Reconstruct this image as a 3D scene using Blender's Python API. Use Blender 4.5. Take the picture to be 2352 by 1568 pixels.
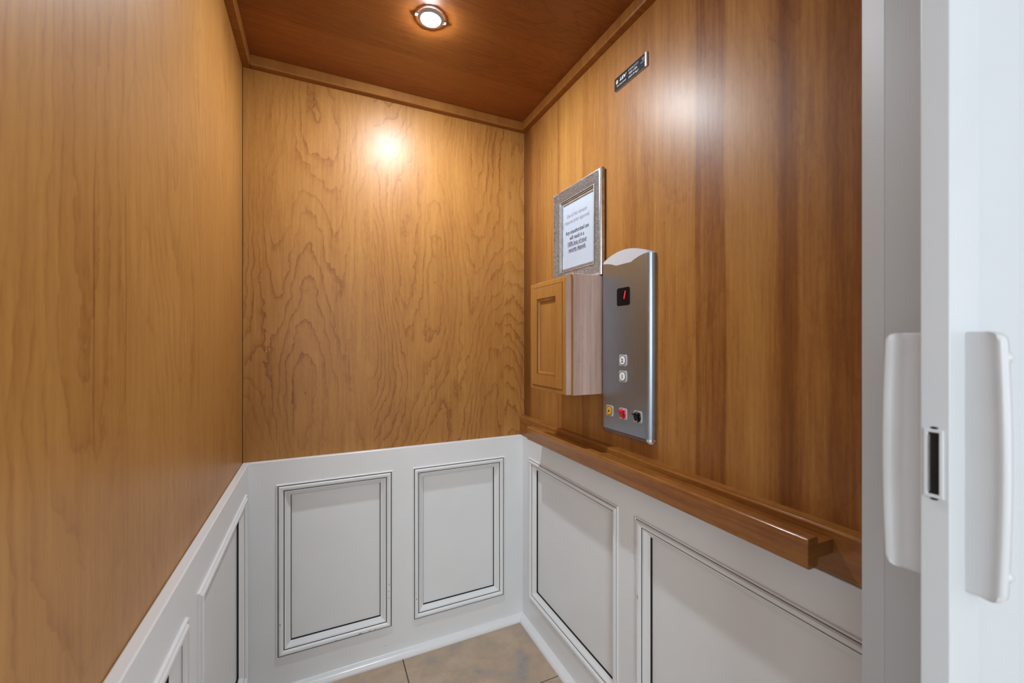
import bpy, bmesh, math, random
from mathutils import Vector, noise as mnoise
random.seed(7)
S = bpy.context.scene
COL = S.collection
for o in list(bpy.data.objects):
    bpy.data.objects.remove(o)

# ------------------------------------------------------------------ camera, world, lights, exposure
F_PX, YAW, CY, EYE = 950.0, 0.4350, 786.9, 1.332
cam_d = bpy.data.cameras.new('camera')
cam = bpy.data.objects.new('camera', cam_d)
COL.objects.link(cam)
cam.location = (0, 0, EYE)
cam.rotation_euler = (math.radians(90), 0, -YAW)
cam_d.sensor_width = 36.0
cam_d.lens = F_PX / 2352 * 36.0
cam_d.shift_y = (CY - 784) / 2352
cam_d.clip_start = 0.01
cam_d.dof.use_dof = True
cam_d.dof.focus_distance = 1.75
cam_d.dof.aperture_fstop = 4.2
S.camera = cam

W = bpy.data.worlds.new('world')
S.world = W
W.use_nodes = True
W.node_tree.nodes['Background'].inputs[0].default_value = (0.80, 0.90, 1.0, 1)
W.node_tree.nodes['Background'].inputs[1].default_value = 1.0

LAMP_STRENGTH = 2100.0
LAMP_COLOR = (0.86, 0.94, 1.0, 1)

def area_light(name, loc, rot, sx, sy, watts, color):
    d = bpy.data.lights.new(name, 'AREA')
    d.shape = 'RECTANGLE'; d.size = sx; d.size_y = sy
    d.energy = watts; d.color = color
    o = bpy.data.objects.new(name, d)
    o.location = loc; o.rotation_euler = rot
    COL.objects.link(o)
    return o
# daylight entering the landing through its window, and an added side light for the left wall
area_light('window_daylight', (-0.87, -2.66, 1.66), (math.radians(90), 0, 0), 1.0, 1.2, 46, (0.90, 0.96, 1.0))
area_light('added_side_light', (2.27, -1.20, 1.30), (0, math.radians(90), 0), 1.7, 1.6, 30, (0.97, 0.98, 1.0))

S.view_settings.view_transform = 'Standard'
S.view_settings.look = 'None'
S.view_settings.gamma = 1.0
S.view_settings.use_curve_mapping = False
S.view_settings.exposure = 0.18

# ------------------------------------------------------------------ room dimensions (metres)
XL, XR, YB = -0.2618, 0.9170, 1.824     # inner faces of the wood panelling
ZC = 2.40                               # cab ceiling
ZW, TW = 0.884, 0.023                   # wainscot top and thickness
YF = 0.10                               # front edge of the cab shell
CK, CH = 0.027, 0.038                   # crown strip

# ------------------------------------------------------------------ node helpers
def mat(name):
    m = bpy.data.materials.new(name)
    m.use_nodes = True
    nt = m.node_tree
    return m, nt, nt.nodes['Principled BSDF']

class NT:
    def __init__(self, nt): self.nt = nt
    def n(self, t, *ins, **kw):
        nd = self.nt.nodes.new(t)
        for k, v in kw.items(): setattr(nd, k, v)
        for i, v in enumerate(ins): self.put(nd.inputs[i], v)
        return nd
    def put(self, sock, v):
        if v is None: return
        if isinstance(v, bpy.types.NodeSocket): self.nt.links.new(v, sock)
        else: sock.default_value = v
    def m(self, op, a, b=None, c=None, clamp=False):
        nd = self.n('ShaderNodeMath', a, b, c, operation=op)
        nd.use_clamp = clamp
        return nd.outputs[0]
    def vec(self, x, y, z): return self.n('ShaderNodeCombineXYZ', x, y, z).outputs[0]
    def noise(self, vec, scale=1.0, detail=2.0, rough=0.5, dist=0.0):
        nd = self.nt.nodes.new('ShaderNodeTexNoise')
        self.put(nd.inputs['Vector'], vec)
        nd.inputs['Scale'].default_value = scale
        nd.inputs['Detail'].default_value = detail
        nd.inputs['Roughness'].default_value = rough
        nd.inputs['Distortion'].default_value = dist
        return nd.outputs[0]
    def ramp(self, fac, stops, interp='LINEAR'):
        nd = self.nt.nodes.new('ShaderNodeValToRGB')
        nd.color_ramp.interpolation = interp
        el = nd.color_ramp.elements
        while len(el) < len(stops): el.new(0.5)
        for e, (p, c) in zip(el, stops):
            e.position = p
            e.color = (c, c, c, 1) if not hasattr(c, '__len__') else (*c[:3], 1)
        self.put(nd.inputs[0], fac)
        return nd.outputs[0]
    def mix(self, f, a, b):
        nd = self.nt.nodes.new('ShaderNodeMix'); nd.data_type = 'RGBA'
        self.put(nd.inputs[0], f)
        for s, v in ((nd.inputs[6], a), (nd.inputs[7], b)):
            self.put(s, v if isinstance(v, bpy.types.NodeSocket) else (*v[:3], 1))
        return nd.outputs[2]

WOOD = [(0.0, (0.105, 0.030, 0.0055)), (0.30, (0.225, 0.079, 0.0170)), (0.52, (0.352, 0.152, 0.035)),
        (0.75, (0.460, 0.226, 0.058)), (1.0, (0.570, 0.310, 0.096))]

def wood(name, u, v, cols=WOOD, base=0.55, tone=None, umin=0, umax=1, leaf=None, figure=0.10, freq=9.0,
         streak=0.22, streak_scale=7.0, fibre=0.38, rough=0.42, coat=0.0, seed=0.0, wobble=0.02, cracks=(), flame=0.55, spec=0.30, crough=0.12):
    m, nt, bs = mat(name); k = NT(nt)
    sep = k.n('ShaderNodeSeparateXYZ', k.n('ShaderNodeTexCoord').outputs['Object']).outputs
    U, V = sep[u], sep[v]
    if leaf:
        lid = k.m('FLOOR', k.m('DIVIDE', k.m('SUBTRACT', U, leaf[0]), leaf[1]))
        lz = k.m('ADD', k.m('MULTIPLY', lid, 3.17), seed)
        lshift = k.m('MULTIPLY', k.m('SUBTRACT', k.m('FRACT', k.m('MULTIPLY', k.m('ADD', lid, 11.3), 0.618)), 0.5), 0.10)
    else:
        lz, lshift = seed, None
    n1 = k.noise(k.vec(k.m('MULTIPLY', U, 2.6), k.m('MULTIPLY', V, 0.60), lz), 1.0, 1.0, 0.4)
    n2 = k.noise(k.vec(k.m('MULTIPLY', U, 22.0), k.m('MULTIPLY', V, 11.0), lz), 1.0, 3.0, 0.55)
    f = k.m('ADD', k.m('MULTIPLY', n1, freq), k.m('MULTIPLY', n2, flame))
    f2 = k.m('MULTIPLY', f, 3.0)
    saw = k.m('FRACT', f2)
    line = k.m('POWER', saw, 5.0)
    line = k.m('MULTIPLY', line, k.m('SUBTRACT', 1.0, k.m('POWER', saw, 60.0)))
    amp = k.ramp(k.noise(k.vec(k.m('MULTIPLY', U, 4.0), k.m('MULTIPLY', V, 1.6), k.m('ADD', lz, 5.0)), 1.0, 2.0), [(0.32, 0.15), (0.62, 1.0)])
    line = k.m('MULTIPLY', line, amp)
    st = k.noise(k.vec(k.m('MULTIPLY', U, streak_scale), k.m('MULTIPLY', V, 0.33), k.m('ADD', lz, 9.0)), 1.0, 3.0, 0.6, 0.25)
    fb = k.noise(k.vec(k.m('MULTIPLY', U, 130.0), k.m('MULTIPLY', V, 6.0), lz), 1.0, 3.0, 0.65)
    sm = k.noise(k.vec(k.m('MULTIPLY', U, 42.0), k.m('MULTIPLY', V, 1.3), k.m('ADD', lz, 6.0)), 1.0, 3.0, 0.6, 0.2)
    mo = k.noise(k.vec(k.m('MULTIPLY', U, 5.0), k.m('MULTIPLY', V, 3.0), k.m('ADD', lz, 2.0)), 1.0, 3.0, 0.6)
    t = k.m('ADD', base, k.m('MULTIPLY', k.m('SUBTRACT', st, 0.5), streak))
    t = k.m('ADD', t, k.m('MULTIPLY', k.m('SUBTRACT', fb, 0.5), fibre))
    t = k.m('ADD', t, k.m('MULTIPLY', k.m('SUBTRACT', sm, 0.5), streak * 0.75))
    t = k.m('ADD', t, k.m('MULTIPLY', k.m('SUBTRACT', mo, 0.5), 0.20))
    t = k.m('SUBTRACT', t, k.m('MULTIPLY', line, figure))
    fl = k.noise(k.vec(k.m('MULTIPLY', U, 120.0), k.m('MULTIPLY', V, 45.0), k.m('ADD', lz, 3.0)), 1.0, 3.0, 0.7)
    t = k.m('ADD', t, k.m('MULTIPLY', k.m('SUBTRACT', fl, 0.5), 0.16))
    if lshift is not None: t = k.m('ADD', t, lshift)
    if tone:
        wv = k.noise(k.vec(k.m('MULTIPLY', U, 6.0), k.m('MULTIPLY', V, 1.1), 4.0), 1.0, 2.5)
        uu = k.m('ADD', U, k.m('MULTIPLY', k.m('SUBTRACT', wv, 0.5), wobble))
        uu = k.m('DIVIDE', k.m('SUBTRACT', uu, umin), umax - umin, clamp=True)
        tr = k.ramp(uu, [((p - umin) / (umax - umin), c) for p, c in tone])
        t = k.m('ADD', t, k.m('MULTIPLY', k.m('SUBTRACT', tr, 0.5), 1.5))
    for (cu, v0, v1, w) in cracks:      # fine mineral streaks in the veneer
        wv = k.noise(k.vec(0.0, k.m('MULTIPLY', V, 6.0), cu * 40), 1.0, 2.0)
        du = k.m('ABSOLUTE', k.m('SUBTRACT', k.m('ADD', U, k.m('MULTIPLY', k.m('SUBTRACT', wv, 0.5), 0.012)), cu))
        a = k.m('SUBTRACT', 1.0, k.m('DIVIDE', du, w), clamp=True)
        c1 = k.m('MULTIPLY', k.m('DIVIDE', k.m('SUBTRACT', V, v0), 0.10, clamp=True), k.m('DIVIDE', k.m('SUBTRACT', v1, V), 0.06, clamp=True))
        t = k.m('SUBTRACT', t, k.m('MULTIPLY', k.m('MULTIPLY', a, c1), 0.30))
    col = k.ramp(t, cols)
    k.put(bs.inputs['Base Color'], col)
    bs.inputs['Roughness'].default_value = rough
    bs.inputs['Specular IOR Level'].default_value = spec
    bs.inputs['Coat Weight'].default_value = coat
    bs.inputs['Coat Roughness'].default_value = crough
    bp = k.n('ShaderNodeBump'); bp.inputs['Strength'].default_value = 0.03; bp.inputs['Distance'].default_value = 0.002
    k.put(bp.inputs['Height'], fb); k.put(bs.inputs['Normal'], bp.outputs[0])
    return m

def plain(name, c, rough=0.4, metal=0.0, var=0.0, scale=30.0, emit=None, es=0.0, spec=0.5, bump=0.0):
    m, nt, bs = mat(name); k = NT(nt)
    tc = k.n('ShaderNodeTexCoord').outputs['Object']
    n = k.noise(tc, scale, 3.0)
    if var > 0:
        lo = tuple(x * (1 - var) for x in c); hi = tuple(min(1, x * (1 + var)) for x in c)
        k.put(bs.inputs['Base Color'], k.ramp(n, [(0.3, lo), (0.7, hi)]))
    else: bs.inputs['Base Color'].default_value = (*c, 1)
    bs.inputs['Roughness'].default_value = rough
    bs.inputs['Metallic'].default_value = metal
    bs.inputs['Specular IOR Level'].default_value = spec
    if emit:
        bs.inputs['Emission Color'].default_value = (*emit[:3], 1)
        bs.inputs['Emission Strength'].default_value = es
    if bump > 0:
        bp = k.n('ShaderNodeBump'); bp.inputs['Strength'].default_value = bump; bp.inputs['Distance'].default_value = 0.001
        k.put(bp.inputs['Height'], n); k.put(bs.inputs['Normal'], bp.outputs[0])
    return m

M = {}
M['wood_left'] = wood('stained_birch_left', 1, 2, coat=0.09, crough=0.32, base=0.66, leaf=(1.128 - 2.2, 1.1), figure=0.22, freq=11.0, streak=0.20, seed=1.3,
                      cracks=[(0.705, 1.15, 1.60, 0.0035), (0.800, 1.18, 1.60, 0.003)])
M['wood_back'] = wood('stained_birch_back', 0, 2, coat=0.09, crough=0.32, base=0.60, leaf=(0.206 - 1.2, 0.6), figure=0.30, freq=13.0, streak=0.20, seed=4.1, spec=0.34)
M['wood_right'] = wood('stained_birch_right', 1, 2, coat=0.09, crough=0.32, base=0.49, figure=0.09, freq=7.0, streak=0.40, streak_scale=13.0, seed=2.2, umin=0.1, umax=1.83, wobble=0.035,
                       tone=[(0.10, 0.42), (0.40, 0.40), (0.44, 0.36), (0.475, 0.40), (0.491, 0.45), (0.530, 0.48), (0.545, 0.38), (0.575, 0.36), (0.590, 0.50), (0.64, 0.55), (0.705, 0.53),
                             (0.715, 0.36), (0.757, 0.40), (0.795, 0.37), (0.805, 0.54), (0.88, 0.57), (0.955, 0.53), (0.962, 0.44), (1.07, 0.47), (1.085, 0.52),
                             (1.28, 0.54), (1.325, 0.47), (1.335, 0.63), (1.49, 0.62), (1.507, 0.46), (1.52, 0.60), (1.59, 0.62), (1.66, 0.52), (1.74, 0.52), (1.78, 0.36), (1.82, 0.38)])
M['wood_ceiling'] = wood('stained_birch_ceiling', 1, 0, cols=[(0.0, (0.085, 0.020, 0.003)), (0.30, (0.185, 0.050, 0.008)), (0.55, (0.30, 0.100, 0.020)), (1.0, (0.42, 0.17, 0.045))], base=0.44, leaf=(-0.3, 0.62), figure=0.13, freq=14.0, streak=0.18, seed=7.7, spec=0.6, rough=0.36)
M['wood_crown'] = wood('stained_crown', 1, 0, base=0.42, figure=0.05, streak=0.1, rough=0.35, seed=3.3)
M['wood_rail'] = wood('stained_handrail', 2, 1, base=0.42, figure=0.05, freq=4.0, streak=0.30, streak_scale=12.0, rough=0.22, coat=0.35, seed=5.5)
M['wood_cabinet'] = wood('maple_door', 1, 2, base=0.60, figure=0.04, freq=5.0, streak=0.16, rough=0.3, seed=8.1)
M['wood_lit_side'] = wood('lit_maple_side', 0, 2, cols=[(0.0, (0.34, 0.21, 0.165)), (0.5, (0.62, 0.435, 0.36)), (1.0, (0.76, 0.57, 0.49))],
                     base=0.40, figure=0.08, freq=6.0, streak=0.9, streak_scale=20.0, rough=0.28, seed=9.4)  # maple made paler to stand in for landing light on the cabinet side
M['glaze_brown'] = plain('brown_glaze', (0.06, 0.02, 0.006), 0.4, var=0.2)
M['backing'] = plain('dark_backing', (0.03, 0.018, 0.010), 0.8, var=0.2)
M['white'] = plain('white_paint', (0.77, 0.785, 0.795), 0.32, var=0.015, scale=6.0)
M['glaze'] = plain('dark_glaze_line', (0.012, 0.012, 0.014), 0.6, var=0.2)
M['scuff'] = plain('worn_paint', (0.16, 0.16, 0.165), 0.6, var=0.5, scale=400)
M['white_gloss'] = plain('white_trim_paint', (0.77, 0.78, 0.79), 0.25, var=0.01)
M['vinyl'] = plain('white_vinyl', (0.60, 0.63, 0.655), 0.35, var=0.01, scale=8)
M['vinyl_shaded'] = plain('shaded_white_vinyl', (0.44, 0.46, 0.475), 0.50, var=0.01, scale=8)  # gate vinyl darkened in colour to imitate dim light on the inner folds
M['plastic_white'] = plain('white_plastic', (0.62, 0.64, 0.66), 0.30, var=0.01)
M['hall_white'] = plain('landing_paint', (0.80, 0.82, 0.84), 0.6, var=0.01)
M['chrome'] = plain('chrome', (0.80, 0.82, 0.85), 0.12, 1.0, var=0.03)
M['dull_metal'] = plain('dull_metal', (0.20, 0.17, 0.15), 0.45, 0.7, var=0.1)
M['bezel'] = plain('satin_bezel', (0.62, 0.63, 0.65), 0.28, 0.55, var=0.03)
M['dark_metal'] = plain('dark_latch_metal', (0.02, 0.022, 0.025), 0.35, 0.6, var=0.2)
M['black_plate'] = plain('black_plate', (0.006, 0.008, 0.012), 0.55, var=0.15, spec=0.2)
M['black_plastic'] = plain('black_plastic', (0.004, 0.004, 0.005), 0.25, var=0.1, spec=0.25)
M['red_plastic'] = plain('red_plastic', (0.55, 0.004, 0.012), 0.22, var=0.05)
M['yellow_plastic'] = plain('yellow_plastic', (0.78, 0.38, 0.010), 0.35, var=0.03)
M['button_white'] = plain('white_button', (0.82, 0.83, 0.86), 0.35, var=0.02)
M['ink'] = plain('black_ink', (0.012, 0.012, 0.014), 0.6, var=0.1)
M['ink_grey'] = plain('grey_ink', (0.20, 0.22, 0.28), 0.6, var=0.05)
M['ink_navy'] = plain('dark_blue_ink', (0.035, 0.045, 0.075), 0.6, var=0.05)
M['ink_white'] = plain('white_ink', (0.72, 0.74, 0.78), 0.5, var=0.03)
M['ink_pale'] = plain('pale_grey_ink', (0.36, 0.37, 0.38), 0.5, var=0.05)
M['cream'] = plain('cream_print', (0.62, 0.48, 0.36), 0.5, var=0.05)
M['paper'] = plain('white_paper', (0.47, 0.55, 0.66), 0.7, var=0.01)
M['led_red'] = plain('red_led', (0.5, 0.0, 0.01), 0.4, emit=(1.0, 0.01, 0.03), es=2.2, var=0.02)
M['lens'] = plain('lamp_lens', (0.9, 0.95, 1.0), 0.4, emit=LAMP_COLOR, es=LAMP_STRENGTH, var=0.01)
M['lamp_ring'] = plain('lamp_ring', (0.52, 0.60, 0.70), 0.35, 0.0, var=0.02)
M['lamp_cap'] = plain('white_light_diffuser', (0.54, 0.56, 0.60), 0.35, var=0.01)
M['grout'] = plain('grout', (0.10, 0.075, 0.055), 0.9, var=0.2, scale=200)

def steel():
    m, nt, bs = mat('brushed_steel'); k = NT(nt)
    sep = k.n('ShaderNodeSeparateXYZ', k.n('ShaderNodeTexCoord').outputs['Object']).outputs
    n = k.noise(k.vec(k.m('MULTIPLY', sep[1], 900.0), k.m('MULTIPLY', sep[2], 30.0), 0.0), 1.0, 2.0)
    k.put(bs.inputs['Base Color'], k.ramp(n, [(0.2, (0.33, 0.40, 0.48)), (0.8, (0.42, 0.50, 0.59))]))
    bs.inputs['Metallic'].default_value = 1.0
    k.put(bs.inputs['Roughness'], k.ramp(n, [(0.2, 0.30), (0.8, 0.40)]))
    return m
M['steel'] = steel()

def silver_ornate():
    m, nt, bs = mat('antique_silver_ornate'); k = NT(nt)
    tc = k.n('ShaderNodeTexCoord').outputs['Object']
    vo = k.nt.nodes.new('ShaderNodeTexVoronoi'); vo.inputs['Scale'].default_value = 190.0
    k.put(vo.inputs['Vector'], tc)
    d = vo.outputs['Distance']
    w = k.m('SINE', k.m('MULTIPLY', d, 14.0))
    k.put(bs.inputs['Base Color'], k.ramp(k.m('ADD', k.m('MULTIPLY', w, 0.5), 0.5), [(0.0, (0.16, 0.14, 0.125)), (0.55, (0.36, 0.335, 0.32)), (1.0, (0.56, 0.55, 0.54))]))
    bs.inputs['Metallic'].default_value = 0.85
    bs.inputs['Roughness'].default_value = 0.38
    bp = k.n('ShaderNodeBump'); bp.inputs['Strength'].default_value = 0.9; bp.inputs['Distance'].default_value = 0.0015
    k.put(bp.inputs['Height'], w); k.put(bs.inputs['Normal'], bp.outputs[0])
    return m
M['silver_ornate'] = silver_ornate()
M['silver'] = plain('antique_silver', (0.66, 0.73, 0.79), 0.30, 0.8, var=0.15, scale=60)
M['silver_satin'] = plain('satin_aluminium', (0.62, 0.61, 0.60), 0.5, 0.3, var=0.05)
M['silver_side'] = plain('tarnished_silver_side', (0.42, 0.30, 0.22), 0.4, 0.6, var=0.3, scale=40)

def tile_mat():
    m, nt, bs = mat('slate_look_tile'); k = NT(nt)
    tc = k.n('ShaderNodeTexCoord').outputs['Object']
    a = k.noise(tc, 5.5, 5.0, 0.62, 0.5); b = k.noise(tc, 21.0, 5.0, 0.65); c = k.noise(tc, 110.0, 3.0, 0.7)
    t = k.m('ADD', k.m('MULTIPLY', a, 0.80), k.m('ADD', k.m('MULTIPLY', b, 0.30), k.m('MULTIPLY', c, 0.20)))
    col = k.ramp(t, [(0.42, (0.26, 0.26, 0.265)), (0.54, (0.37, 0.31, 0.26)), (0.64, (0.45, 0.335, 0.235)), (0.82, (0.52, 0.42, 0.32))])
    k.put(bs.inputs['Base Color'], col)
    bs.inputs['Roughness'].default_value = 0.5
    bp = k.n('ShaderNodeBump'); bp.inputs['Strength'].default_value = 0.3; bp.inputs['Distance'].default_value = 0.002
    k.put(bp.inputs['Height'], b); k.put(bs.inputs['Normal'], bp.outputs[0])
    return m
M['tile'] = tile_mat()

def glass_pane():
    m = bpy.data.materials.new('clear_picture_glass'); m.use_nodes = True
    nt = m.node_tree; nt.nodes.clear(); k = NT(nt)
    lw = k.n('ShaderNodeLayerWeight').outputs['Facing']
    fr = k.m('ADD', 0.04, k.m('MULTIPLY', k.m('POWER', lw, 5.0), 0.96))
    tr = k.n('ShaderNodeBsdfTransparent'); gl = k.n('ShaderNodeBsdfGlossy')
    gl.inputs['Roughness'].default_value = 0.05
    mx = k.n('ShaderNodeMixShader', fr, tr.outputs[0], gl.outputs[0])
    out = k.n('ShaderNodeOutputMaterial', mx.outputs[0])
    return m
M['glass'] = glass_pane()

# ------------------------------------------------------------------ object helpers
def wloc(p):
    v = Vector((0, 0, 0))
    while p is not None:
        v += p.location; p = p.parent
    return v

def tag(o, label=None, cat=None, group=None, kind=None):
    for key, val in (('label', label), ('category', cat), ('group', group), ('kind', kind)):
        if val: o[key] = val
    return o

def thing(name, label, cat, loc, group=None):
    o = bpy.data.objects.new(name, None)
    o.empty_display_size = 0.05
    o.location = loc
    COL.objects.link(o)
    return tag(o, label, cat, group)

class B:
    """collects shapes in world coordinates, then links them as one mesh object"""
    def __init__(self): self.bm = bmesh.new()
    def box(self, lo, hi, bev=0.0, seg=2, mi=0, only_top=False):
        bm = self.bm
        r = bmesh.ops.create_cube(bm, size=1.0)
        vs = r['verts']
        for v in vs:
            for i in range(3): v.co[i] = lo[i] + (v.co[i] + 0.5) * (hi[i] - lo[i])
        fs = set(f for v in vs for f in v.link_faces)
        for f in fs: f.material_index = mi
        if bev > 0:
            es = list(set(e for v in vs for e in v.link_edges))
            if only_top: es = [e for e in es if min(q.co.z for q in e.verts) > hi[2] - 1e-6]
            bmesh.ops.bevel(bm, geom=es, offset=bev, segments=seg, profile=0.5, affect='EDGES')
        return self
    def sweep_rect(self, prof, u0, u1, v0, v1, mp, mis=None):
        bm = self.bm; rings = []
        for s, p in prof:
            rings.append([bm.verts.new(mp(*c, p)) for c in ((u0 + s, v0 + s), (u1 - s, v0 + s), (u1 - s, v1 - s), (u0 + s, v1 - s))])
        for i in range(len(rings) - 1):
            for j in range(4):
                f = bm.faces.new((rings[i][j], rings[i][(j + 1) % 4], rings[i + 1][(j + 1) % 4], rings[i + 1][j]))
                f.material_index = mis[i] if mis else 0
        return rings
    def cap(self, ring, mi=0):
        f = self.bm.faces.new(ring); f.material_index = mi
    def loft(self, rings, close=True, caps=True, mi=0):
        bm = self.bm
        R = [[bm.verts.new(p) for p in ring] for ring in rings]
        n = len(R[0])
        for i in range(len(R) - 1):
            for j in range(n if close else n - 1):
                f = bm.faces.new((R[i][j], R[i][(j + 1) % n], R[i + 1][(j + 1) % n], R[i + 1][j])); f.material_index = mi
        if caps:
            for r in (R[0], R[-1]):
                f = bm.faces.new(r); f.material_index = mi
        return R
    def prism(self, poly, mp, a0, a1, mi=0, caps=True):
        return self.loft([[mp(u, v, a0) for u, v in poly], [mp(u, v, a1) for u, v in poly]], caps=caps, mi=mi)
    def lathe(self, prof, mp, n=40, mi=0, cap0=True, cap1=True):
        """prof: (radius, height); mp(a, b, h)"""
        rings = [[mp(r * math.cos(2 * math.pi * j / n), r * math.sin(2 * math.pi * j / n), h) for j in range(n)] for r, h in prof]
        R = self.loft(rings, caps=False, mi=mi)
        if cap0: self.cap(R[0], mi)
        if cap1: self.cap(R[-1], mi)
        return R
    def build(self, name, mats, parent=None, sharp=30.0):
        bm = self.bm
        bmesh.ops.recalc_face_normals(bm, faces=bm.faces)
        off = wloc(parent)
        for v in bm.verts: v.co -= off
        me = bpy.data.meshes.new(name)
        bm.to_mesh(me); bm.free()
        for x in (mats if isinstance(mats, (list, tuple)) else [mats]): me.materials.append(x)
        me.shade_smooth()
        me.set_sharp_from_angle(angle=math.radians(sharp))
        o = bpy.data.objects.new(name, me)
        COL.objects.link(o)
        if len(me.polygons) > 6:
            wn = o.modifiers.new('weighted', 'WEIGHTED_NORMAL'); wn.keep_sharp = True; wn.weight = 90
        if parent is not None: o.parent = parent
        return o

def struct(o):
    o['kind'] = 'structure'
    return o

def mp_right(X): return lambda u, v, p: (X - p, u, v)
def mp_back(Y): return lambda u, v, p: (u, Y - p, v)
def mp_left(X): return lambda u, v, p: (X + p, u, v)
def mp_floor(Z): return lambda u, v, p: (u, v, Z + p)

def rrect(u0, u1, v0, v1, r, n=6):
    pts = []
    for cx, cy, a0 in ((u1 - r, v1 - r, 0), (u0 + r, v1 - r, 90), (u0 + r, v0 + r, 180), (u1 - r, v0 + r, 270)):
        for i in range(n + 1):
            a = math.radians(a0 + 90 * i / n)
            pts.append((cx + r * math.cos(a), cy + r * math.sin(a)))
    return pts

def lettering(name, lines, material, parent, mp, p=0.0004, flip=False):
    """lines: (text, u_centre, v_baseline, size, shear, bold, width or None); letters become thin raised faces"""
    b = B()
    for (txt, uc, vb, size, shear, bold, width) in lines:
        cu = bpy.data.curves.new('text', 'FONT')
        cu.body = txt; cu.size = size; cu.align_x = 'CENTER'; cu.shear = shear; cu.offset = bold
        cu.resolution_u = 3
        to = bpy.data.objects.new('text', cu)
        COL.objects.link(to)
        bpy.context.view_layer.update()
        me = bpy.data.meshes.new_from_object(to.evaluated_get(bpy.context.evaluated_depsgraph_get()))
        bpy.data.objects.remove(to); bpy.data.curves.remove(cu)
        xs = [v.co.x for v in me.vertices]
        if not xs: continue
        sc = 1.0 if width is None else width / max(1e-6, (max(xs) - min(xs)))
        mid = 0.5 * (max(xs) + min(xs))
        vs = []
        for v in me.vertices:
            du = (v.co.x - mid) * sc
            vs.append(b.bm.verts.new(mp(uc - du if flip else uc + du, vb + v.co.y, p)))
        for f in me.polygons:
            try: b.bm.faces.new([vs[i] for i in f.vertices])
            except ValueError: pass
        bpy.data.meshes.remove(me)
    return b.build(name, material, parent)

# ------------------------------------------------------------------ floor with tiles
fl = struct(B().box((XL - 0.02, YF, -0.05), (XR + 0.02, YB + 0.02, -0.003)).build('floor', M['grout']))
TS, G = 0.60, 0.004
xs = [XL - 0.02, 0.317 - TS, 0.317, 0.317 + TS, XR + 0.02]
ys = [YF, 0.224, 0.824, 1.424, YB + 0.02]
for i in range(len(xs) - 1):
    for j in range(len(ys) - 1):
        x0, x1, y0, y1 = xs[i] + G / 2, xs[i + 1] - G / 2, ys[j] + G / 2, ys[j + 1] - G / 2
        if x1 - x0 < 0.03: continue
        B().box((x0, y0, -0.010), (x1, y1, 0.0), 0.0012, 1).build('tile', M['tile'], fl)

# ------------------------------------------------------------------ wainscot pieces
MOULD = [(0.0, 0.0), (0.0012, 0.0045), (0.0030, 0.0058), (0.0052, 0.0052), (0.0060, 0.0030), (0.0086, 0.0030),
         (0.0092, 0.0050), (0.0115, 0.0082), (0.0150, 0.0094), (0.0190, 0.0086), (0.0230, 0.0058), (0.0254, 0.0024), (0.0258, 0.0006), (0.0286, 0.0002),
         (0.0288, 0.0004), (0.0320, -0.0006), (0.0350, -0.0030), (0.0380, -0.0070), (0.0420, -0.0105), (0.0460, -0.0125), (0.0490, -0.0138), (0.0492, -0.0188), (0.0515, -0.0195)]
MOULD_MI = [0] * (len(MOULD) - 1)
for i in (4, 12, 20, 21): MOULD_MI[i] = 1

def wainscot(wall, mp, u0, u1, panels, z0=0.131, z1=0.793, top=ZW):
    """stiles and rails over recessed fields; one moulding frame per opening"""
    b = B()
    ins = 0.0270
    def bx(ua, ub, va, vb, bev=0.0):
        a = mp(ua, va, -TW + 0.0005); c = mp(ub, vb, 0.0)
        b.box(tuple(min(a[i], c[i]) for i in range(3)), tuple(max(a[i], c[i]) for i in range(3)), bev, 3, 0, True)
    bx(u0, u1, z1 - ins, top, 0.0035)
    bx(u0, u1, 0.0, z0 + ins)
    edges = [u0]
    for a, c in panels: edges += [a + ins, c - ins]
    edges.append(u1)
    for i in range(0, len(edges), 2):
        if edges[i + 1] - edges[i] > 0.002: bx(edges[i], edges[i + 1], z0 + ins, z1 - ins)
    wn = b.build('wainscot', M['white'], wall)
    for a, c in panels:
        fb = B()
        p0 = mp(a + 0.04, z0 + 0.04, -TW + 0.0005); p1 = mp(c - 0.04, z1 - 0.04, -0.0195)
        fb.box(tuple(min(p0[i], p1[i]) for i in range(3)), tuple(max(p0[i], p1[i]) for i in range(3)))
        fb.build('field_panel', M['white'], wn)
        mb = B()
        mb.sweep_rect(MOULD, a, c, z0, z1, mp, MOULD_MI)
        mb.build('panel_moulding', [M['white'], M['glaze']], wn)
    return wn

def chips(wall, mp, spots):
    """small scuffs where the paint is worn through to the dark glaze"""
    b = B()
    for (u, v, w, h, p) in spots:
        n = 7
        pts = [(u + w * math.cos(2 * math.pi * i / n) * random.uniform(0.6, 1.1), v + h * math.sin(2 * math.pi * i / n) * random.uniform(0.6, 1.1)) for i in range(n)]
        b.bm.faces.new([b.bm.verts.new(mp(x, y, p)) for x, y in pts])
    o = b.build('paint_scuff', M['scuff'], wall)
    o['kind'] = 'stuff'

# ------------------------------------------------------------------ walls
GAP = 0.0015
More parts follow.
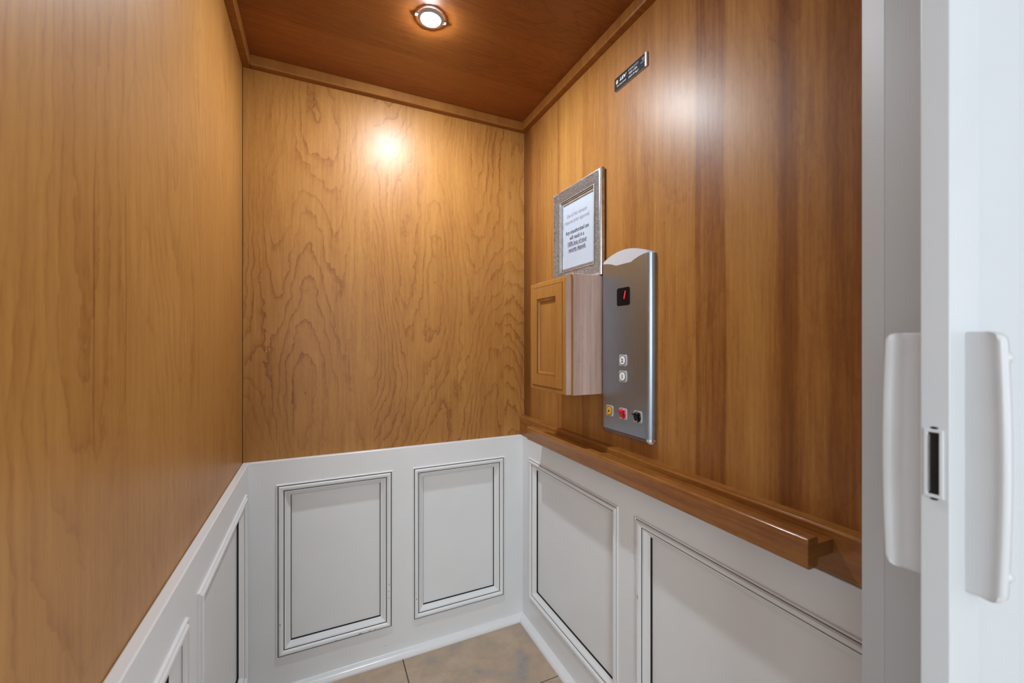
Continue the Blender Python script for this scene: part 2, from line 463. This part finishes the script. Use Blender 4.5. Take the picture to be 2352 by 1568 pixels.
# back
wb = struct(B().box((XL - 0.03, YB + 0.006, 0.0), (XR + 0.03, YB + 0.03, ZC + 0.02)).build('wall_back', M['backing']))
B().box((XL + GAP, YB, ZW - 0.02), (XR - GAP, YB + 0.006, ZC)).build('wood_panel', M['wood_back'], wb)
mpb = mp_back(YB - TW)
wainscot(wb, mpb, XL + TW, XR - TW, [(-0.151, 0.281), (0.363, 0.798)])
chips(wb, mpb, [(-0.137, 0.262, 0.002, 0.006, 0.0096), (0.262, 0.262, 0.0014, 0.004, 0.0096), (0.262, 0.290, 0.0012, 0.005, 0.0096), (0.264, 0.318, 0.0012, 0.004, 0.0096),
                (0.150, 0.146, 0.010, 0.0018, 0.0098), (0.185, 0.147, 0.005, 0.0018, 0.0098), (0.207, 0.147, 0.002, 0.002, 0.0098), (0.058, 0.145, 0.003, 0.0018, 0.0098),
                (0.379, 0.226, 0.0016, 0.005, 0.0096), (0.376, 0.252, 0.001, 0.004, 0.0096), (0.592, 0.146, 0.002, 0.002, 0.0098), (0.250, 0.060, 0.0025, 0.0012, 0.0004)])
# right
wr = struct(B().box((XR + 0.006, YF, 0.0), (XR + 0.03, YB + 0.03, ZC + 0.02)).build('wall_right', M['backing']))
B().box((XR, YF, ZW - 0.02), (XR + 0.006, YB - GAP, ZC)).build('wood_panel', M['wood_right'], wr)
mpr = mp_right(XR - TW)
wainscot(wr, mpr, YF, YB - 0.0005, [(0.364, 1.008), (1.089, 1.733)])
chips(wr, mpr, [(0.99, 0.55, 0.0012, 0.010, 0.0096), (1.27, 0.137, 0.006, 0.001, 0.0095), (1.34, 0.137, 0.004, 0.001, 0.0095)])
# left
wl = struct(B().box((XL - 0.03, 0.20, 0.0), (XL - 0.006, YB + 0.03, ZC + 0.02)).build('wall_left', M['backing']))
B().box((XL - 0.006, 0.20, ZW - 0.02), (XL, YB - GAP, ZC)).build('wood_panel', M['wood_left'], wl)
mpl = mp_left(XL + TW)
wainscot(wl, mpl, 0.20, YB - 0.0005, [(0.364, 1.008), (1.089, 1.733)])
# ceiling
ce = struct(B().box((XL - 0.03, YF, ZC), (XR + 0.03, YB + 0.03, ZC + 0.02)).build('ceiling', M['wood_ceiling']))

# crown strips and shoe mouldings
def crown(name, mp, u0, u1):
    pts = [(0, 0), (CK - 0.003, 0), (CK, 0.003), (CK, CH), (0, CH)]
    pr = [(0.0, 0.0), (CK - 0.006, 0.0), (CK - 0.0025, 0.0018), (CK, 0.006), (CK, CH), (0.0, CH)]
    b = B()
    b.loft([[mp(u, ZC - CH + h, p) for p, h in pr] for u in (u0, u1)])
    return struct(b.build(name, M['wood_crown']))
crown('trim_1', mp_back(YB), XL + CK, XR - CK)
crown('trim_2', mp_left(XL), 0.20, YB)
crown('trim_3', mp_right(XR), YF, YB)

def shoe(name, mp, u0, u1):
    pr = [(0.0, 0.0), (0.030, 0.0)] + [(0.030 - 0.024 * (1 - math.cos(a)) - 0.003 * math.sin(a), 0.004 + 0.018 * math.sin(a)) for a in [i * math.pi / 12 for i in range(7)]] + [(0.0, 0.024)]
    b = B()
    b.loft([[mp(u, h, p) for p, h in pr] for u in (u0, u1)])
    return struct(b.build(name, M['white_gloss'], sharp=50))
shoe('baseboard_back', mpb, XL + TW + 0.002, XR - TW - 0.002)
shoe('baseboard_right', mpr, YF, YB - TW)
shoe('baseboard_left', mpl, 0.20, YB - TW)

# ------------------------------------------------------------------ landing outside the door
hf = struct(B().box((-2.0, -2.6, -0.05), (2.2, YF - 0.002, -0.002)).build('floor_landing', M['tile']))
hc = struct(B().box((-2.0, -2.6, 2.46), (2.2, -0.02, 2.50)).build('ceiling_landing', M['hall_white']))
b = B()     # hoistway wall with the door opening
b.box((-2.0, -0.14, 0.0), (-0.50, -0.02, 2.46)); b.box((0.905, -0.14, 0.0), (2.2, -0.02, 2.46)); b.box((-0.50, -0.14, 2.06), (0.905, -0.02, 2.46))
struct(b.build('wall_front', M['hall_white']))
struct(B().box((-2.05, -2.6, 0.0), (-2.0, -0.02, 2.46)).build('wall_landing_left', M['hall_white']))
b = B()
b.box((2.2, -2.6, 0.0), (2.25, -2.0, 2.46)); b.box((2.2, -0.4, 0.0), (2.25, -0.02, 2.46)); b.box((2.2, -2.0, 0.0), (2.25, -0.4, 0.45)); b.box((2.2, -2.0, 2.15), (2.25, -0.4, 2.46))
struct(b.build('wall_landing_right', M['hall_white']))
b = B()
b.sweep_rect([(-0.05, 0.0), (-0.05, 0.02), (0.0, 0.02), (0.0, -0.03)], -2.0, -0.4, 0.45, 2.15, lambda u, v, p: (2.2 - p, u, v))
struct(b.build('added_side_window', M['white_gloss']))  # unseen window, added so the side light reaches the left wall
b = B()
b.box((-2.0, -2.65, 0.0), (-1.37, -2.6, 2.46)); b.box((-0.37, -2.65, 0.0), (2.2, -2.6, 2.46)); b.box((-1.37, -2.65, 0.0), (-0.37, -2.6, 1.06)); b.box((-1.37, -2.65, 2.26), (-0.37, -2.6, 2.46))
struct(b.build('wall_landing_back', M['hall_white']))
b = B()
b.sweep_rect([(-0.05, 0.0), (-0.05, 0.02), (0.0, 0.02), (0.0, -0.03)], -1.37, -0.37, 1.06, 2.26, lambda u, v, p: (u, -2.6 + p, v))
struct(b.build('window_1', M['white_gloss']))
# header and gate track over the cab opening
struct(B().box((XL, YF, 2.10), (XR, YF + 0.02, ZC)).build('trim_4', M['white']))
struct(B().box((XL, 0.195, 2.062), (XR, 0.235, 2.10), 0.002).build('trim_5', M['white_gloss']))

# ------------------------------------------------------------------ downlights
def downlight(x, y, label):
    t = thing('downlight', label, 'ceiling light', (x, y, ZC))
    mp = lambda a, c, h: (x + a, y + c, ZC - h)
    b = B(); b.lathe([(0.0258, 0.0020), (0.0262, 0.0066), (0.0275, 0.0074), (0.0345, 0.0064), (0.0405, 0.0040), (0.043, 0.0005)], mp, 48, cap0=False, cap1=False)
    b.build('trim_ring', M['lamp_ring'], t)
    b = B(); b.lathe([(0.0258, 0.004), (0.0256, 0.0078), (0.0238, 0.0098), (0.0190, 0.0110), (0.0115, 0.0117), (0.003, 0.0120)], mp, 48, cap0=False)
    b.build('lens', M['lens'], t)
    for s in (-1, 1):
        b = B(); b.box((x + s * 0.046 - 0.006, y - 0.006, ZC - 0.004), (x + s * 0.046 + 0.006, y + 0.006, ZC - 0.0003), 0.0015)
        b.build('clip', M['lamp_ring'], t)
    return t
downlight(0.331, 1.347, 'small round white LED puck light in the wood ceiling near the back wall')

# ------------------------------------------------------------------ handrail
hr = thing('handrail', 'brown stained wooden handrail along the right wall above the white wainscot', 'handrail', (XR, 1.03, 0.888))
XB, XG0, XG1 = 0.890, 0.811, 0.844
b = B()
pr = [(XR, 0.888), (XB + 0.001, 0.888), (XB, 0.889), (XB, 0.9700), (XB + 0.0015, 0.9725), (XB + 0.004, 0.9738), (XB + 0.0055, 0.9738), (XB + 0.0062, 0.9770), (XR, 0.9775)]
b.loft([[(x, y, z) for x, z in pr] for y in (0.335, YB - 0.003)])
b.build('backer_board', M['wood_rail'], hr)
gp = rrect(XG0, XG1, 0.9135, 0.9715, 0.0075, 5)
b = B()
ya, yb = 0.4584, 1.594
def inset(pts, d):
    cx = sum(p[0] for p in pts) / len(pts); cz = sum(p[1] for p in pts) / len(pts)
    hw = max(p[0] for p in pts) - cx; hh = max(p[1] for p in pts) - cz
    return [(cx + (x - cx) * (hw - d) / hw, cz + (z - cz) * (hh - d) / hh) for x, z in pts]
b.loft([[(x, y, z) for x, z in inset(gp, d)] for y, d in ((ya, 0.0025), (ya + 0.001, 0.0008), (ya + 0.0025, 0.0), (yb - 0.0025, 0.0), (yb - 0.001, 0.0008), (yb, 0.0025))])
b.build('grip', M['wood_rail'], hr)
B().box((XG1 - 0.003, ya + 0.0005, 0.930), (XB + 0.001, yb - 0.0005, 0.957), 0.0008, 1).build('spacer', M['wood_rail'], hr)

# ------------------------------------------------------------------ wall cabinet
XC, XD = 0.7874, 0.750
cab = thing('wall_cabinet', 'small maple wall cabinet with one framed door below the picture frame', 'cabinet', (XR, 1.32, 1.150))
cy0, cy1, cz0, cz1 = 1.195, 1.445, 1.1505, 1.5700
B().box((XC, cy0, cz0), (XR, cy1, cz1), 0.0025, 2).build('carcass', M['wood_lit_side'], cab)
B().box((XC - 0.011, cy0 + 0.003, cz0 + 0.003), (XC + 0.002, cy1 - 0.003, cz1 - 0.003), 0.002).build('face_frame', M['wood_cabinet'], cab)
dz0, dz1, dy0, dy1 = 1.1545, 1.5570, 1.1925, 1.448
door = B()
dprof = [(0.0, -0.0255), (0.0, -0.0062), (0.0016, -0.0042), (0.006, -0.0030), (0.012, -0.0026), (0.0160, -0.0024), (0.0163, -0.0034), (0.0174, -0.0022), (0.0178, 0.0), (0.056, 0.0), (0.0605, 0.0)]
dm = [2, 0, 0, 0, 0, 1, 1, 0, 0, 0]
mpd = mp_right(XD)
r = door.sweep_rect(dprof, dy0, dy1, dz0, dz1, mpd, dm)
door.cap(r[0])
dr = door.build('door', [M['wood_cabinet'], M['glaze_brown'], M['wood_lit_side']], cab)  # door edges take the paler maple, painted as if lit from the landing
b = B()
r = b.sweep_rect([(0.0585, 0.0002), (0.0605, -0.0015), (0.0612, -0.0035), (0.0640, -0.0045), (0.0680, -0.0060), (0.0715, -0.0085), (0.0725, -0.0105)], dy0, dy1, dz0, dz1, mpd, [1, 1, 0, 0, 0, 1])
b.build('door_moulding', [M['wood_cabinet'], M['glaze_brown']], dr)
b = B()
r = b.sweep_rect([(0.071, -0.0100), (0.074, -0.0100)], dy0, dy1, dz0, dz1, mpd)
b.cap(r[1])
b.build('center_panel', M['wood_cabinet'], dr)

# ------------------------------------------------------------------ picture frame with the notice
pf = thing('picture_frame', 'ornate antique silver picture frame holding a printed notice, standing on the cabinet', 'picture frame', (XR, 1.35, 1.5725))
fy0, fy1, fz0, fz1 = 1.1865, 1.5130, 1.5725, 1.9520
mpf = mp_right(0.8935)
b = B()
fprof = [(0.0, -0.0185), (0.0, -0.0062), (0.0006, -0.0054), (0.0012, -0.0056), (0.0030, -0.0028), (0.0062, -0.0004), (0.0074, 0.0)]
b.sweep_rect(fprof, fy0, fy1, fz0, fz1, mpf, [2, 0, 0, 0, 0, 0])
b.build('outer_edge', [M['silver'], M['silver'], M['silver_side']], pf)
b = B()
b.sweep_rect([(0.0074, 0.0), (0.0090, -0.0008), (0.0105, -0.0026), (0.018, -0.0040), (0.028, -0.0052), (0.040, -0.0070), (0.0435, -0.0075)], fy0, fy1, fz0, fz1, mpf)
b.build('ornate_band', M['silver_ornate'], pf)
b = B()
b.sweep_rect([(0.0435, -0.0075), (0.0440, -0.0060), (0.0460, -0.0052), (0.0480, -0.0062), (0.0486, -0.0085), (0.0510, -0.0080), (0.0530, -0.0090), (0.0535, -0.0115), (0.0560, -0.0125), (0.0600, -0.0130), (0.0605, -0.0180)],
             fy0, fy1, fz0, fz1, mpf, [1, 0, 0, 0, 1, 0, 0, 1, 0, 0])
b.build('inner_lip', [M['silver'], M['dark_metal']], pf)
b = B()
r = b.sweep_rect([(0.054, -0.0178), (0.056, -0.0178)], fy0, fy1, fz0, fz1, mpf); b.cap(r[1])
paper = b.build('notice_paper', M['paper'], pf)
tag(paper, 'white printed notice sheet')
mpp = mp_right(0.8935 + 0.0178)
yc = 1.3560
lettering('grey_lettering', [('Use of this elevator', yc + 0.004, 1.8345, 0.0225, 0, 0.0, 0.142), ('requires prior approval.', yc + 0.004, 1.8100, 0.0225, 0, 0.0, 0.172)], M['ink_grey'], paper, mpp, flip=True)
lettering('black_lettering', [('Any unauthorized use', yc + 0.004, 1.7675, 0.0225, 0, 0.0004, 0.160), ('will result in a', yc + 0.004, 1.7435, 0.0225, 0, 0.0004, 0.100),
                              ('100% loss of your', yc + 0.002, 1.7205, 0.0225, 0, 0.0004, 0.130), ('security deposit.', yc + 0.002, 1.6965, 0.0225, 0, 0.0004, 0.118)], M['ink_navy'], paper, mpp, flip=True)
b = B()
for hw, z in ((0.065, 1.7180), (0.059, 1.6935)):
    b.bm.faces.new([b.bm.verts.new(mpp(yc + 0.002 + s * hw, z + q * 0.0007, 0.0004)) for s, q in ((-1, -1), (1, -1), (1, 1), (-1, 1))])
b.build('underline', M['ink_navy'], paper)
b = B()
r = b.sweep_rect([(0.0535, -0.0160), (0.055, -0.0160)], fy0, fy1, fz0, fz1, mpf); b.cap(r[1])
b.build('glass_pane', M['glass'], pf)
B().box((0.9120, fy0 + 0.004, fz0 + 0.004), (XR - 0.0003, fy1 - 0.004, fz1 - 0.004)).build('backing_board', M['backing'], pf)

# ------------------------------------------------------------------ elevator control panel
PX, PR = 0.892, 0.020       # front plane, edge radius
py0, py1, pz0 = 0.9445, 1.1830, 1.0410
PCY = 0.5 * (py0 + py1)
cp = thing('control_panel', 'brushed steel elevator control panel with rounded sides on the right wall', 'control panel', (XR, PCY, 1.03))
def top_arc(y, zc=1.6335, half=None, sag=0.030):
    h = 0.5 * (py1 - py0)
    return zc - sag * ((y - PCY) / h) ** 2
def steel_top(y):
    a = PCY - 0.0380; c = PCY + 0.0380
    zn = 1.5878
    if a <= y <= c: return zn
    d = (a - y) if y < a else (y - c)
    L = (a - py0)
    t = min(1, d / L)
    ze = top_arc(py0) - 0.0005
    return min(top_arc(y) - 0.0005, zn + (ze + 0.001 - zn) * (1 - (1 - t) ** 2.0) ** 0.9)
def panel_depth(y):          # distance of the skin from the wall at y
    e = min(y - py0, py1 - y)
    if e >= PR: return XR - PX
    return (XR - PX - PR) + math.sqrt(max(0.0, PR * PR - (PR - e) ** 2))
ysamp = []
for i in range(9): ysamp.append(py0 + PR * (1 - math.cos(math.pi / 2 * i / 8)))
n = 46
for i in range(1, n): ysamp.append(py0 + PR + (py1 - py0 - 2 * PR) * i / n)
for i in range(9): ysamp.append(py1 - PR + PR * math.sin(math.pi / 2 * i / 8))
for extra in (PCY - 0.038, PCY + 0.038): ysamp.append(extra)
ysamp = sorted(set(round(y, 6) for y in ysamp))
def skin(fz0, fz1, dp=0.0, ymax=9.0):
    b = B(); bm = b.bm
    rows = []
    for y in ysamp:
        if y > ymax: break
        x = XR - panel_depth(y) + dp
        rows.append([bm.verts.new((XR - 0.001, y, fz0(y))), bm.verts.new((x, y, fz0(y))), bm.verts.new((x, y, fz1(y))), bm.verts.new((XR - 0.001, y, fz1(y)))])
    for i in range(len(rows) - 1):
        for j in range(3):
            bm.faces.new((rows[i][j], rows[i + 1][j], rows[i + 1][j + 1], rows[i][j + 1]))
    bm.faces.new(rows[0]); bm.faces.new(rows[-1])
    return b
skin(lambda y: pz0, steel_top).build('faceplate', M['steel'], cp, sharp=40)
skin(lambda y: steel_top(y) - 0.004, top_arc, 0.0012).build('light_diffuser', M['lamp_cap'], cp, sharp=40)
skin(lambda y: pz0 - 0.010, lambda y: pz0 + 0.002, 0.0030).build('bottom_cap', M['dull_metal'], cp, sharp=40)
skin(lambda y: pz0 - 0.0085, lambda y: pz0 + 0.0015, 0.0012, py0 + 0.019).build('corner_cap', M['chrome'], cp, sharp=40)
b = B(); b.box((0.8985, py0 + 0.004, pz0 - 0.0145), (0.912, py0 + 0.018, pz0 - 0.0095), 0.002); b.build('release_tab', M['plastic_white'], cp)
mpc = mp_right(PX)
# floor display
b = B()
b.prism(rrect(1.0325, 1.0945, 1.4525, 1.5107, 0.007), mpc, -0.002, 0.0009)
disp = b.build('floor_display', M['black_plastic'], cp)
b = B()
u0, u1 = 1.0585, 1.0525
b.bm.faces.new([b.bm.verts.new(mpc(u, v, 0.0013)) for u, v in ((1.0612, 1.4740), (1.0570, 1.4740), (1.0504, 1.4990), (1.0546, 1.4990))])
b.build('lit_digit', M['led_red'], disp)

def bezel(y, z, name, parent):
    b = B()
    h = 0.0185
    rings = [rrect(y - q, y + q, z - q, z + q, r) for q, r in ((h, 0.006), (h, 0.006), (h - 0.0015, 0.005), (h - 0.0022, 0.0045))]
    b.loft([[mpc(u, v, p) for u, v in rg] for rg, p in zip(rings, (-0.001, 0.0016, 0.0028, 0.0028))], caps=True)
    return b.build(name, M['bezel'], parent)
def disc(y, z, rad, h0, h1, name, m_, parent, dark=True):
    mp = lambda a, c, h: mpc(y + a, z + c, h)
    b = B()
    b.lathe([(rad + 0.0018, h0), (rad + 0.0018, h0 + 0.0005), (rad + 0.0002, h0 + 0.0005)], mp, 36, mi=1, cap0=False, cap1=False)
    b.lathe([(rad, h0), (rad, h1 - 0.0006), (rad - 0.0006, h1)], mp, 36, mi=0, cap0=False)
    return b.build(name, [m_, M['ink']], parent)
for txt, z in (('2', 1.2747), ('1', 1.2229)):
    bz = bezel(1.0645, z, 'floor_button', cp)
    tag(bz, 'round white floor button marked ' + txt + ' in a chrome bezel')
    disc(1.0645, z, 0.0138, 0.0028, 0.0042, 'button_disc', M['button_white'], bz)
    lettering('numeral', [(txt, 1.0645, z - 0.0062, 0.0175, 0, 0.0006, None)], M['ink'], bz, mpc, p=0.0046, flip=True)
bz = bezel(1.1325, 1.1020, 'alarm_button', cp); tag(bz, 'yellow alarm button with a bell symbol')
disc(1.1325, 1.1020, 0.0138, 0.0028, 0.0042, 'button_disc', M['yellow_plastic'], bz)
b = B()
bell = [(-0.0042, -0.0034), (0.0042, -0.0034), (0.0030, -0.0015), (0.0024, 0.0025), (0.0010, 0.0045), (-0.0010, 0.0045), (-0.0024, 0.0025), (-0.0030, -0.0015)]
b.bm.faces.new([b.bm.verts.new(mpc(1.1325 + u, 1.1020 + v, 0.0046)) for u, v in bell])
b.build('bell_symbol', M['ink'], bz)
def rocker(y, z, m_, label, t1, t2):
    bz = bezel(y, z, 'rocker_switch', cp); tag(bz, label)
    b = B()
    N = 36
    def ring(sc, p, tilt=0.0):
        out = []
        for i in range(N):
            a = 2 * math.pi * i / N
            u, v = 0.0148 * sc * math.cos(a), 0.0168 * sc * math.sin(a)
            out.append(mpc(y + u, z + v, p + tilt * v))
        return out
    b.loft([ring(1.0, 0.002), ring(1.0, 0.005), ring(0.94, 0.0062)])
    b.build('switch_base', m_, bz)
    b = B()     # wedge shaped paddle, standing out at the top
    w = 0.0092
    pl = [(-0.0125, 0.0060), (-0.0125, 0.0066), (0.0040, 0.0110), (0.0078, 0.0185), (0.0105, 0.0175), (0.0098, 0.0110), (0.0130, 0.0060)]
    b.loft([[mpc(y + s, z + v, p) for v, p in pl] for s in (-w, -w * 0.98, w * 0.98, w)])
    b.build('paddle', m_, bz)
    lettering('switch_words', [(t1, y, z + 0.0108, 0.0048, 0, 0.0002, None), (t2, y, z - 0.0150, 0.0048, 0, 0.0002, None)], M['ink_white'], bz, mpc, p=0.0069, flip=True)['kind'] = 'stuff'
rocker(1.0640, 1.1020, M['red_plastic'], 'red run and stop rocker switch', 'RUN', 'STOP')
rocker(0.9948, 1.1030, M['black_plastic'], 'black on and off rocker switch', 'ON', 'OFF')

# ------------------------------------------------------------------ capacity plaque
pq = thing('capacity_plaque', 'small black capacity plaque with white lettering high on the right wall', 'sign', (XR, 1.056, 2.184))
mpq = mp_right(XR)
b = B()
b.prism(rrect(0.9795, 1.1325, 2.1850, 2.2290, 0.0045), mpq, 0.0, 0.0045, 0, caps=True)
for f in b.bm.faces:
    f.material_index = 1 if len(f.verts) == 4 else 0
b.build('plate', [M['black_plate'], M['silver']], pq)
B().box((XR - 0.0062, 0.9790, 2.1852), (XR - 0.0001, 0.9868, 2.2288), 0.0008, 2).build('end_strip', M['silver_satin'], pq)
b = B()
b.bm.faces.new([b.bm.verts.new(mpq(1.1195 + 0.0062 * math.cos(math.radians(a)), 2.2130 + 0.0078 * math.sin(math.radians(a)), 0.0049)) for a in range(30, 390, 60)])
b.build('hexagon_emblem', M['cream'], pq)
lettering('plaque_title', [('LEV', 1.0885, 2.2095, 0.0140, 0.25, 0.0006, 0.034)], M['ink_white'], pq, mpq, p=0.0049, flip=True)
lettering('plaque_motto', [('The Next Level.', 1.0975, 2.1962, 0.0066, 0.2, 0.0001, 0.047)], M['ink_white'], pq, mpq, p=0.0049, flip=True)
lettering('plaque_capacity', [('CAPACITY', 1.0400, 2.2155, 0.0080, 0, 0.0, 0.047), ('950 LBS.', 1.0403, 2.2045, 0.0085, 0, 0.0001, 0.040), ('(431.8 kg.)', 1.0392, 2.1930, 0.0085, 0, 0.0001, 0.045)], M['ink_white'], pq, mpq, p=0.0049, flip=True)
b = B()
for r0, r1 in ((0.0052, 0.0044), (0.0034, 0.0)):
    n = 20
    if r1 > 0:
        o_ = [b.bm.verts.new(mpq(0.9955 + r0 * math.cos(2 * math.pi * i / n), 2.2165 + r0 * math.sin(2 * math.pi * i / n), 0.0049)) for i in range(n)]
        i_ = [b.bm.verts.new(mpq(0.9955 + r1 * math.cos(2 * math.pi * i / n), 2.2165 + r1 * math.sin(2 * math.pi * i / n), 0.0049)) for i in range(n)]
        for i in range(n): b.bm.faces.new((o_[i], o_[(i + 1) % n], i_[(i + 1) % n], i_[i]))
    else:
        b.bm.faces.new([b.bm.verts.new(mpq(0.9955 + u, 2.2165 + v, 0.0049)) for u, v in ((-0.003, -0.002), (0.003, -0.002), (0.0, 0.0034))])
b.build('round_mark', M['ink_pale'], pq)
b = B()
for z, w in ((2.2085, 0.0100), (2.2060, 0.0060)):
    b.bm.faces.new([b.bm.verts.new(mpq(0.9985 + s * w, z + q * 0.0005, 0.0049)) for s, q in ((-1, -1), (1, -1), (1, 1), (-1, 1))])
b.build('fine_print', M['ink_pale'], pq)

# ------------------------------------------------------------------ folding gate
gt = thing('folding_gate', 'white accordion folding gate stacked open at the right of the doorway', 'gate', (0.62, 0.2139, 0.0))
def slab(name, p0, p1, th, z0, z1, m_, parent, bev=0.001):
    d = Vector((p1[0] - p0[0], p1[1] - p0[1])); n = Vector((-d.y, d.x)).normalized() * th / 2
    pts = [(p0[0] + n.x, p0[1] + n.y), (p1[0] + n.x, p1[1] + n.y), (p1[0] - n.x, p1[1] - n.y), (p0[0] - n.x, p0[1] - n.y)]
    b = B(); b.prism(pts, lambda u, v, a: (u, v, a), z0, z1)
    if bev: bmesh.ops.bevel(b.bm, geom=[e for e in b.bm.edges if abs((e.verts[0].co - e.verts[1].co).z) > 0.5], offset=bev, segments=3, profile=0.5, affect='EDGES')
    return b.build(name, m_, parent, sharp=40)
GZ0, GZ1 = 0.012, 2.062
# lead post: flat nose with a latch, flanks splayed to each side
def bez(p0, p1, p2, n=4):
    return [((1 - t) ** 2 * p0[0] + 2 * t * (1 - t) * p1[0] + t * t * p2[0], (1 - t) ** 2 * p0[1] + 2 * t * (1 - t) * p1[1] + t * t * p2[1]) for t in [i / n for i in range(n + 1)]]
post = bez((0.606, 0.2235), (0.605, 0.2253), (0.6075, 0.2262)) + [(0.640, 0.2370), (0.640, 0.1908)] + bez((0.6075, 0.2016), (0.605, 0.2025), (0.606, 0.2045))
b = B(); b.prism(post, lambda u, v, a: (u, v, a), GZ0, GZ1)
b.build('lead_post', M['vinyl'], gt, sharp=35)
inner = [(0.640, 0.2345), (0.680, 0.2500), (0.690, 0.2925), (0.7055, 0.3250), (0.735, 0.300), (0.750, 0.255), (0.775, 0.300), (0.790, 0.3252), (0.820, 0.290), (0.835, 0.255), (0.860, 0.300), (0.875, 0.3252), (0.893, 0.270)]
for p0, p1 in zip(inner, inner[1:]): slab('inner_fold_panel', p0, p1, 0.004, GZ0, GZ1, M['vinyl_shaded'], gt, 0.0003)
outer = [(0.645, 0.2025), (0.700, 0.1790), (0.715, 0.1920), (0.735, 0.1920), (0.765, 0.1790), (0.780, 0.1920), (0.800, 0.1920), (0.830, 0.1790), (0.845, 0.1920), (0.893, 0.1920)]
for p0, p1 in zip(outer, outer[1:]): slab('outer_fold_panel', p0, p1, 0.004, GZ0, GZ1, M['vinyl'], gt)

def handle(name, sgn, yroot, reach, label):
    """bowed pull standing out from the post; sgn +1 towards the cab, -1 towards the landing"""
    b = B(); rings = []
    z0, z1 = 1.0670, 1.3435
    for i in range(33):
        t = i / 32
        # denser near the ends
        t = 0.5 - 0.5 * math.cos(math.pi * t)
        z = z0 + (z1 - z0) * t
        q = min(t, 1 - t) * (z1 - z0)
        rr = 0.010
        corner = (rr - math.sqrt(max(0, rr * rr - (rr - min(q, rr)) ** 2)))
        e = reach + 0.0030 * math.sin(math.pi * t) - corner
        x = 0.620
        lip = min(0.010, e * 0.5) if q > 0.004 else min(0.006, e * 0.5)
        sec = [(-0.003, 0.012), (-0.003, 0.0035), (e * 0.35, 0.0030), (e - lip * 1.2, 0.0022), (e - lip * 0.8, 0.0006), (e - lip * 0.45, -0.0012), (e - lip * 0.15, 0.0000), (e, 0.004), (e, 0.010),
               (e - lip * 0.2, 0.0150), (e - lip * 0.6, 0.0165), (e * 0.4, 0.014)]
        k_ = 1.0
        if q < 0.004: k_ = 0.6 + 0.4 * math.sqrt(1 - (1 - q / 0.004) ** 2)
        rings.append([(x + 0.007 + (dx - 0.007) * k_, yroot + sgn * dy, z) for dy, dx in sec])
    b.loft(rings)
    o = b.build(name, M['plastic_white'], gt, sharp=50)
    tag(o, label)
    return o
handle('pull_handle', 1, 0.2310, 0.0335, 'white pull handle on the cab side of the gate post')
ho = handle('pull_handle', -1, 0.1985, 0.0315, 'white pull handle on the landing side of the gate post')
for z in (1.3170, 1.0950):
    b = B(); b.lathe([(0.0052, 0.0), (0.0052, 0.003), (0.0040, 0.0045), (0.001, 0.005)], lambda a, c, h: (0.631 + a, 0.1690 - h, z + c), 20)
    b.build('screw_cap', M['plastic_white'], ho)
# latch in the nose of the post
mpt = mp_right(0.606)
b = B()
r = b.sweep_rect([(0.0, -0.001), (0.0, 0.0022), (0.0006, 0.0028), (0.0028, 0.0028), (0.0034, 0.0020), (0.0036, 0.0004)], 0.2065, 0.2225, 1.1640, 1.2380, mpt)
lp = b.build('latch_plate', M['plastic_white'], gt)
tag(lp, 'white latch surround with a dark slot')
b = B()
r = b.sweep_rect([(0.0035, 0.0005), (0.0050, 0.0004)], 0.2065, 0.2225, 1.1640, 1.2380, mpt); b.cap(r[1])
b.build('latch_slot', M['dark_metal'], lp)
B().box((0.6035, 0.2178, 1.1700), (0.6062, 0.2188, 1.2320)).build('latch_strip', M['silver'], lp)
for z in (1.2395, 1.1622):
    b = B(); b.lathe([(0.0022, 0.0), (0.0018, 0.0006)], lambda a, c, h: (0.606 - h, 0.2145 + a * 1.6, z + c * 0.6), 14, cap0=False)
    b.build('latch_screw', M['dark_metal'], lp)
